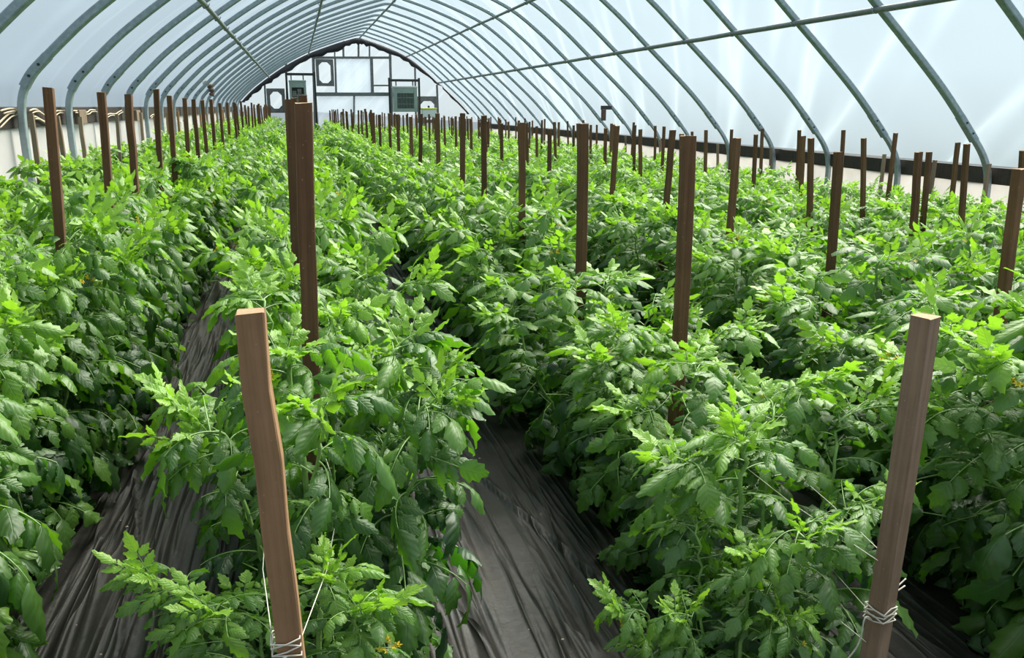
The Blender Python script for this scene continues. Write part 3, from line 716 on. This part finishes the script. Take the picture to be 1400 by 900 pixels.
# ------------------------------------------------------------------ tomato plants
def leaflet(ln, r, lod, droop, fold):
    """one toothed blade along +Y: returns verts, quads, (u, v)"""
    if lod == 0: ts = np.array([0, 0.09, 0.22, 0.36, 0.50, 0.64, 0.78, 0.91, 1.0]); us = np.array([-1, -0.5, 0, 0.5, 1.0])
    elif lod == 1: ts = np.array([0, 0.15, 0.4, 0.7, 1.0]); us = np.array([-1, 0, 1.0])
    else: ts = np.array([0, 0.36, 1.0]); us = np.array([-1, 0, 1.0])
    wid = ln*r.uniform(0.23, 0.31)
    V = []; UV = []
    tw = r.uniform(-0.3, 0.3); ripple = r.uniform(0.02, 0.055)*ln; ph = r.uniform(0, 6)
    ang = 0.0; y = 0.0; z = 0.0; pt = 0.0
    asym = r.uniform(-0.1, 0.1); roll = r.uniform(0.3, 1.1)
    for i, t in enumerate(ts):
        dt = t-pt; pt = t
        ang = -droop*t; y += dt*ln*math.cos(ang); z += dt*ln*math.sin(ang)
        w = wid*2.95*(t+0.004)**0.6*(1.0-t)**1.05+0.002*ln
        for u in us:
            wf = w; ty = 0.0
            if abs(u) == 1 and lod < 2 and 0 < i < len(ts)-1:
                big = (i % 2 == (1 if u > 0 or lod == 0 else 0))
                wf = w*((1.12 if big else 0.84) if t < 0.85 else 1.0); ty = (0.05 if big else -0.015)*ln
            x = u*wf*(1+asym*np.sign(u))
            fo = fold*abs(x) - roll*abs(u)**2*w
            rp = ripple*math.sin(t*15+ph+(1.5 if u > 0 else 0))*abs(u)**1.5 if lod == 0 else 0
            puck = (0.02*ln*(1 if i % 2 else -1) if abs(u) == 0.5 else 0)
            V.append((x+tw*0.3*t*t*ln, y+ty, z+fo+rp+puck)); UV.append((abs(u), t))
    V = np.array(V); k = len(us); n = len(ts)
    i = np.arange(n-1)[:, None]*k; j = np.arange(k-1)[None, :]
    Q = np.stack([i+j, i+j+1, i+k+j+1, i+k+j], -1).reshape(-1, 4)
    return V, Q, np.array(UV)
def rotZ(a): c, s = math.cos(a), math.sin(a); return np.array([[c, -s, 0], [s, c, 0], [0, 0, 1.]])
def rotX(a): c, s = math.cos(a), math.sin(a); return np.array([[1, 0, 0], [0, c, -s], [0, s, c]])
def rotY(a): c, s = math.cos(a), math.sin(a); return np.array([[c, 0, s], [0, 1, 0], [-s, 0, c]])
def compound(seed, kind, lod):
    """pinnate leaf of unit length along +Y; kind 0 old, 1 grown, 2 young"""
    r = random.Random(seed)
    curve = (r.uniform(0.8, 1.6), r.uniform(0.5, 1.3), r.uniform(-0.3, 0.6))[kind]
    n = 10; P = []; y = z = x = 0.0; sw = r.uniform(-0.25, 0.25)
    dirs = []
    for i in range(n+1):
        t = i/n; a = 0.25-curve*t; P.append((x, y, z)); dirs.append((a, sw*t))
        y += math.cos(a)/n; z += math.sin(a)/n; x += sw*t/n*0.6
    P = np.array(P)*0.72
    Vs, Qs, Ds, o = [], [], [], 0
    def add(V, Q, D):
        nonlocal o
        Vs.append(V); Qs.append(Q+o); Ds.append(D); o += len(V)
    if lod == 0:
        V, Q = sweep(P, np.linspace(0.012, 0.005, n+1), 4, caps=False)
    else:
        V, Q = sweep(P[::5], np.linspace(0.013, 0.007, 3), 3, caps=False)
    add(V, Q, np.tile([0, 0, 0, 1.0], (len(V), 1)))
    drp = (1.1, 0.8, 0.2)[kind]; fold = (0.10, 0.22, 0.55)[kind]
    spec = [(1.0, 0, 0.44*r.uniform(0.9, 1.1))]
    pairs = ((0.80, 0.30), (0.55, 0.33), (0.32, 0.24)) if lod < 2 else ((0.72, 0.36), (0.40, 0.33))
    for t, l in pairs:
        for sd in (-1, 1): spec.append((t+r.uniform(-0.05, 0.05), sd, l*r.uniform(0.82, 1.15)))
    if lod == 0:
        for t in (0.67, 0.43):
            sd = r.choice((-1, 1)); spec.append((t, sd, 0.12*r.uniform(0.8, 1.2)))
    for t, sd, ln in spec:
        f = min(t, 1.0)*n; i0 = min(int(f), n-1); p = P[i0]+(P[i0+1]-P[i0])*(f-i0); a, s = dirs[min(int(round(f)), n)]
        V, Q, UV = leaflet(ln, r, lod, drp*r.uniform(0.5, 1.4), fold)
        V[:, 1] += 0.03 if sd else 0.0
        yaw = -sd*(r.uniform(0.85, 1.25) if t < 0.7 else r.uniform(0.65, 1.0))
        Rm = rotX(a) @ rotZ(yaw-s*0.5) @ rotY(r.uniform(-0.35, 0.35)+sd*0.2) @ rotX(r.uniform(-0.45, 0.15) if sd else r.uniform(-0.25, 0.1))
        V = V @ Rm.T+p
        D = np.zeros((len(V), 4)); D[:, 1] = UV[:, 0]; D[:, 2] = UV[:, 1]
        add(V, Q, D)
    return np.vstack(Vs), np.vstack(Qs), np.vstack(Ds)
NT = 6
TEMPL = {(lod, kind): [compound(100*kind+10*lod+s+1, kind, lod) for s in range(NT)] for lod in (0, 1, 2) for kind in (0, 1, 2)}

def plant_geometry(seed, lod, nsh=6, nodes=37, H=0.90, wx=0.34, wy=0.24):
    r = random.Random(seed)
    FV, FQ, FD, o = [], [], [], 0
    stems = []; tips = []; nodesP = []
    ga = r.uniform(0, 6)
    for s in range(nsh):
        az = 2*PI*s/nsh+r.uniform(-0.5, 0.5)
        ex = wx*math.cos(az)*r.uniform(0.4, 1.15); ey = wy*math.sin(az)*r.uniform(0.4, 1.15); ez = H*r.uniform(0.78, 1.04)
        if s == 0: ex *= 0.3; ey *= 0.3; ez = H*1.02
        p0 = np.array([0.02*math.cos(az), 0.02*math.sin(az), -0.02]); p1 = np.array([ex*0.50, ey*0.50, ez*0.36]); p2 = np.array([ex*0.88, ey*0.88, ez*0.74]); p3 = np.array([ex, ey, ez])
        p4 = p3+np.array([ex*0.35, ey*0.35, -0.02*r.random()])
        path = catmull([p0, p1, p2, p3, p4], 6); path[1:-1] += np.array([[r.gauss(0, 0.006) for _ in range(3)] for _ in range(len(path)-2)])
        stems.append(sweep(path, np.linspace(0.0098, 0.0030, len(path))*(1.15 if s == 0 else 0.9), 6 if lod == 0 else 4, caps=False))
        tips.append(p3)
        for t in (0.35, 0.5, 0.65, 0.8): nodesP.append((path[int(t*(len(path)-1))], az))
        m = len(path)-1
        for k in range(nodes):
            t = 0.04+0.96*((k+r.random()*0.6)/nodes)**1.1
            f = min(t, 0.999)*m; i0 = int(f); p = path[i0]+(path[i0+1]-path[i0])*(f-i0)
            ga += 2.4+r.uniform(-0.4, 0.4)
            a = ga
            ox, oy = math.cos(a)+1.1*p[0]/wx*min(1, t*2), math.sin(a)+0.8*p[1]/wy*min(1, t*2); a = math.atan2(oy, ox)
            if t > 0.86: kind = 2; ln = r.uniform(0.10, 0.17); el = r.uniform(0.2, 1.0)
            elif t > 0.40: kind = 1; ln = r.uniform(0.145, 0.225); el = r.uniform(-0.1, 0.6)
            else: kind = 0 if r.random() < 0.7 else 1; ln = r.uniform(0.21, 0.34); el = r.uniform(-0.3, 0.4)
            if lod == 2: ln *= 1.12
            # keep the hedge inside its bed
            reach = abs(p[0]+ln*math.cos(a)*math.cos(el)); lim = 0.55
            if reach > lim: ln *= max(0.55, lim/reach)
            V, Q, D = TEMPL[(lod, kind)][r.randrange(NT)]
            zd = np.array([0, 0, 1.0]); yd = np.array([math.cos(a)*math.cos(el), math.sin(a)*math.cos(el), math.sin(el)])
            xd = np.cross(yd, zd); xd /= np.linalg.norm(xd); zz = np.cross(xd, yd)
            Rm = np.stack([xd, yd, zz], 1) @ rotY(r.gauss(0, 0.45))
            W = (V*ln) @ Rm.T+p
            W[:, 2] = np.maximum(W[:, 2], 0.015+0.03*r.random())
            DD = D.copy(); hz = p[2]/H
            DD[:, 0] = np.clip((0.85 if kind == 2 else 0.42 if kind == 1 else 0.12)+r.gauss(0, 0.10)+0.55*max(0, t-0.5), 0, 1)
            FV.append(W); FQ.append(Q+o); FD.append(DD); o += len(W)
    return (np.vstack(FV), np.vstack(FQ), np.vstack(FD)), cat(stems), nodesP

def stalk(pts, rad, n=5): return sweep(catmull(pts, n), rad, 5, caps=False)
def np_join(bm, V, Q, mi):
    vs = [bm.verts.new(v) for v in V]
    for q in Q:
        try: bm.faces.new([vs[i] for i in q]).material_index = mi
        except ValueError: pass
def flower_mesh(seed):
    """a truss of open yellow flowers on a bent stalk leaving the stem along +X"""
    r = random.Random(seed); bm = bmesh.new()
    tip = (0.10, r.uniform(-0.01, 0.01), 0.02)
    np_join(bm, *stalk([(0, 0, 0), (0.05, 0, 0.025), tip], 0.0017), 1)
    for k in range(r.randint(3, 5)):
        c = Vector(tip)+Vector((r.uniform(-0.01, 0.035), r.uniform(-0.03, 0.03), r.uniform(-0.03, 0.012)))
        np_join(bm, *stalk([tip, (np.array(tip)+np.array(c))/2+np.array([0, 0, 0.008]), tuple(c)], 0.0011, 3), 1)
        rot = Matrix.Rotation(r.uniform(0.2, 1.5), 3, 'Y') @ Matrix.Rotation(r.uniform(-0.9, 0.9), 3, 'X')
        for q in range(6):
            a = q*PI/3; d = Vector((math.cos(a), math.sin(a), 0)); e = Vector((-d.y, d.x, 0)); l = r.uniform(0.010, 0.014)
            vs = [bm.verts.new(c+rot @ v) for v in (d*0.001, d*l*0.5+e*0.003+Vector((0, 0, .001)), d*l+Vector((0, 0, -0.003)), d*l*0.5-e*0.003+Vector((0, 0, .001)))]; bm.faces.new(vs).material_index = 0
        bmesh.ops.create_cone(bm, cap_ends=True, segments=6, radius1=0.0028, radius2=0.0009, depth=0.009, matrix=Matrix.Translation(c+rot @ Vector((0, 0, 0.004))) @ rot.to_4x4())
    return bm_mesh('flower_cluster', bm, [M['flower'], M['stem']])
def fruit_mesh(seed):
    """a small green tomato with its star calyx, hanging from a stalk that leaves the stem along +X"""
    r = random.Random(seed); bm = bmesh.new(); rad = r.uniform(0.012, 0.018)
    bmesh.ops.create_uvsphere(bm, u_segments=14, v_segments=9, radius=rad)
    for v in bm.verts: v.co.z *= 0.88; v.co.z -= 0.12*rad*math.exp(-((v.co.x**2+v.co.y**2)/(rad*0.35)**2))*(1 if v.co.z > 0 else 0)
    for q in range(5):
        a = q*2*PI/5; d = Vector((math.cos(a), math.sin(a), 0)); e = Vector((-d.y, d.x, 0))
        vs = [bm.verts.new(v) for v in (Vector((0, 0, rad*0.86)), d*rad*0.5+e*rad*0.14+Vector((0, 0, rad*0.92)), d*rad*1.0+Vector((0, 0, rad*0.95)), d*rad*0.5-e*rad*0.14+Vector((0, 0, rad*0.92)))]
        bm.faces.new(vs).material_index = 1
    off = Vector((0.07, 0, -0.03)); bmesh.ops.translate(bm, vec=off, verts=bm.verts)
    np_join(bm, *stalk([(0, 0, 0), (0.04, 0, 0.018), (0.07, 0, -0.03+rad+0.012), (0.07, 0, -0.03+rad*0.8)], 0.0016), 1)
    return bm_mesh('green_tomato', bm, [M['fruit'], M['stem']], smooth=True)

NVAR = 8
VAR = {0: [], 1: [], 2: []}
for v in range(NVAR*3):
    lod = v//NVAR
    (FV, FQ, FD), (SV, SQ), tips = plant_geometry(500+v, lod, **({} if lod < 2 else dict(nsh=5, nodes=26)))
    VAR[lod].append((np_mesh('foliage', FV, FQ, M['leaf'], data=FD), np_mesh('stem', SV, SQ, M['stem']), tips))
FLOW = [flower_mesh(s) for s in range(4)]; FRUIT = [fruit_mesh(s) for s in range(4)]

def build_plants():
    r = random.Random(77); cand = []
    start = {'C': 1.62, 'L1': 1.2, 'L2': 3.0, 'R1': 1.68, 'R2': 1.3, 'R3': 2.2, 'R4': 3.2, 'R5': 4.0}
    for row, X in ROWS.items():
        ys = [t[1] for t in STAKES[row]]; items = []
        y = start[row]
        while y < ys[0]-0.05 and row not in ('C', 'R1'): items.append((y, 'front', None)); y += 0.40 if row == 'R2' else 0.52
        for i, a in enumerate(ys):
            b = ys[i+1] if i+1 < len(ys) else a+1.03
            for k, fr in enumerate((0.26, 0.76)):
                yy = a+(b-a)*fr
                if start[row]-0.1 < yy < YEND-0.75: items.append((yy, 'rear' if k == 0 else 'before', i))
        if row in ('C', 'R1'): items.insert(0, (1.46, 'small', None))
        # the front group is counted from the camera
        nf = sum(1 for it in items if it[1] == 'front')
        q = 0
        for yy, kind, i in items:
            if kind == 'front':
                lab = f'leafy tomato plant, {ORD[q]} from the camera before the first stake of {RNAME[row]}'; q += 1; far = False
            elif kind == 'small': lab = 'small low tomato plant left of the near grey-brown twine-wrapped stake' if row == 'R1' else 'small low tomato plant right behind the near tan stake of the centre row'; far = False
            elif i < 8:
                lab = f'leafy tomato plant just behind the {ORD[i]} stake of {RNAME[row]}' if kind == 'rear' else f'leafy tomato plant just before the {ORD[i+1]} stake of {RNAME[row]}'; far = False
            else: lab = f'distant leafy tomato plant beyond the ninth stake of {RNAME[row]}'; far = True
            px, py, dz = proj((X, yy, 0.8+gz(X)))
            if dz < 0.3 or px < -350 or px > 2400: continue
            cand.append((dz, row, X, yy, lab))
    cand.sort(key=lambda c: c[0])
    near = cand[:298]; rest = cand[298:]
    for n, (dz, row, X, yy, lab) in enumerate(near):
        x = X+r.uniform(-0.04, 0.04)+{'C': 0.01, 'R1': -0.02, 'L1': -0.03, 'L2': 0.09}.get(row, 0); v = r.randrange(NVAR)
        fol, stm, tips = VAR[0 if dz < 3.4 else 1 if dz < 8.5 else 2][v]
        t = thing('tomato_plant', lab, 'plant', (x, yy, gz(x)), f'tomato plants of {RNAME[row]}')
        flip = r.choice((0, PI)); rz = flip+r.uniform(-0.35, 0.35); hs = r.uniform(0.94, 1.08)
        if row == 'C' and yy < 2.2: hs *= 0.97
        if row == 'R1' and yy < 4.2: hs *= 0.80
        if row == 'C' and yy < 3: hs *= 0.97
        wsc = r.uniform(0.95, 1.06)*{'C': 0.98, 'L1': 0.95, 'L2': 0.95, 'R1': 1.08}.get(row, 1.16)
        ysc = r.uniform(0.95, 1.1)
        if row in ('C', 'L1') and yy < 8: wsc *= 0.95
        if row == 'C' and yy < 2.5: wsc *= 1.0
        if row == 'C' and yy < 1.6: t.location.x = -0.05; t.location.y = 1.50; wsc = 0.76; ysc = 0.5; hs = 0.62
        if row == 'R1' and yy < 2: t.location.x -= 0.10; t.location.y += 0.06; ysc = 0.75
        if row == 'R1' and yy < 1.6: t.location.x = 0.90; t.location.y = 1.46; wsc = 0.62; ysc = 0.5; hs = 0.62
        if row == 'R2' and yy < 3.2: wsc *= 1.2; t.location.x -= 0.2
        t.rotation_euler = (0, 0, rz); t.scale = (wsc, ysc, hs)
        obj('stem', stm, t); obj('foliage', fol, t)
        if dz < 9:
            for k in range(2):
                p, az = tips[4*r.randrange(len(tips)//4)+r.choice((2, 3))]
                f = obj('flower_cluster', FLOW[r.randrange(4)], t, Vector(p)); f.rotation_euler = (0, 0, az+r.uniform(-0.6, 0.6))
            if dz < 4:
                for k in range(3):
                    p, az = tips[4*r.randrange(len(tips)//4)+r.choice((0, 1, 1))]
                    f = obj('green_tomato', FRUIT[r.randrange(4)], t, Vector(p)); f.rotation_euler = (0, 0, az+r.uniform(-0.8, 0.8))
    # everything farther: one dense far planting
    if rest:
        LV = [plant_geometry(900+v, 2, nsh=4, nodes=17) for v in range(5)]
        Vs, Qs, Ds, o = [], [], [], 0; o2 = 0
        for dz, row, X, yy, lab in rest:
            (FV, FQ, FD), _, _ = LV[r.randrange(5)]
            W = FV*np.array([1, 1, r.uniform(0.94, 1.08)]) @ rotZ(r.choice((0, PI))+r.uniform(-0.3, 0.3)).T+np.array([X+(0.12 if row == 'L2' else 0)+r.uniform(-0.04, 0.04), yy, gz(X)])
            Vs.append(W); Qs.append(FQ+o); Ds.append(FD); o += len(W)
        ob = obj('tomato_foliage', np_mesh('tomato_foliage', np.vstack(Vs), np.vstack(Qs), M['leaf'], data=np.vstack(Ds)))
        tag(ob, 'mass of distant tomato foliage filling the rows up to the far end wall', 'plants', kind='stuff')
build_plants()

# ------------------------------------------------------------------ light
def build_light():
    w = bpy.data.worlds.new('World'); S.world = w; w.use_nodes = True; nt = w.node_tree; nt.nodes.clear()
    out = nt.nodes.new('ShaderNodeOutputWorld'); bg = nt.nodes.new('ShaderNodeBackground')
    tc = nt.nodes.new('ShaderNodeTexCoord'); sp = nt.nodes.new('ShaderNodeSeparateXYZ'); nt.links.new(tc.outputs['Generated'], sp.inputs[0])
    r = ramp(nt, [(0.44, (0.30, 0.33, 0.30)), (0.52, (0.76, 0.90, 1.0)), (1.0, (0.66, 0.85, 1.0))])
    nt.links.new(math_n(nt, 'ADD', math_n(nt, 'MULTIPLY', sp.outputs[2], 0.5), 0.5), r.inputs[0])
    nt.links.new(r.outputs[0], bg.inputs[0]); bg.inputs[1].default_value = 0.60; nt.links.new(bg.outputs[0], out.inputs[0])
    sd = bpy.data.lights.new('sun', 'SUN'); sd.energy = 13.0; sd.angle = math.radians(55); sd.color = (1.0, 0.94, 0.80)
    s = bpy.data.objects.new('sun', sd); COL.objects.link(s)
    d = Vector((0.55, 0.42, 0.80)).normalized(); s.rotation_euler = d.to_track_quat('Z', 'Y').to_euler(); s.location = (9, 5, 14)
build_light()

# ------------------------------------------------------------------ camera and view
cd = bpy.data.cameras.new('camera'); cam = bpy.data.objects.new('camera', cd); COL.objects.link(cam)
cd.sensor_width = 36; cd.sensor_fit = 'HORIZONTAL'; cd.lens = F/1400*36; cd.shift_y = -(450-CY)/1400; cd.clip_start = 0.02; cd.clip_end = 200
cam.location = tuple(ORG)
mrot = Matrix(((rt[0], upv[0], -fw[0]), (rt[1], upv[1], -fw[1]), (rt[2], upv[2], -fw[2])))
cam.rotation_euler = mrot.to_euler()
S.camera = cam
S.view_settings.view_transform = 'Standard'; S.view_settings.look = 'None'; S.view_settings.gamma = 1.0; S.view_settings.use_curve_mapping = False
S.view_settings.exposure = 0.12
S.cycles.use_denoising = True
S.cycles.max_bounces = 10; S.cycles.diffuse_bounces = 5; S.cycles.glossy_bounces = 3; S.cycles.transmission_bounces = 6; S.cycles.transparent_max_bounces = 12
S.cycles.sample_clamp_indirect = 8.0
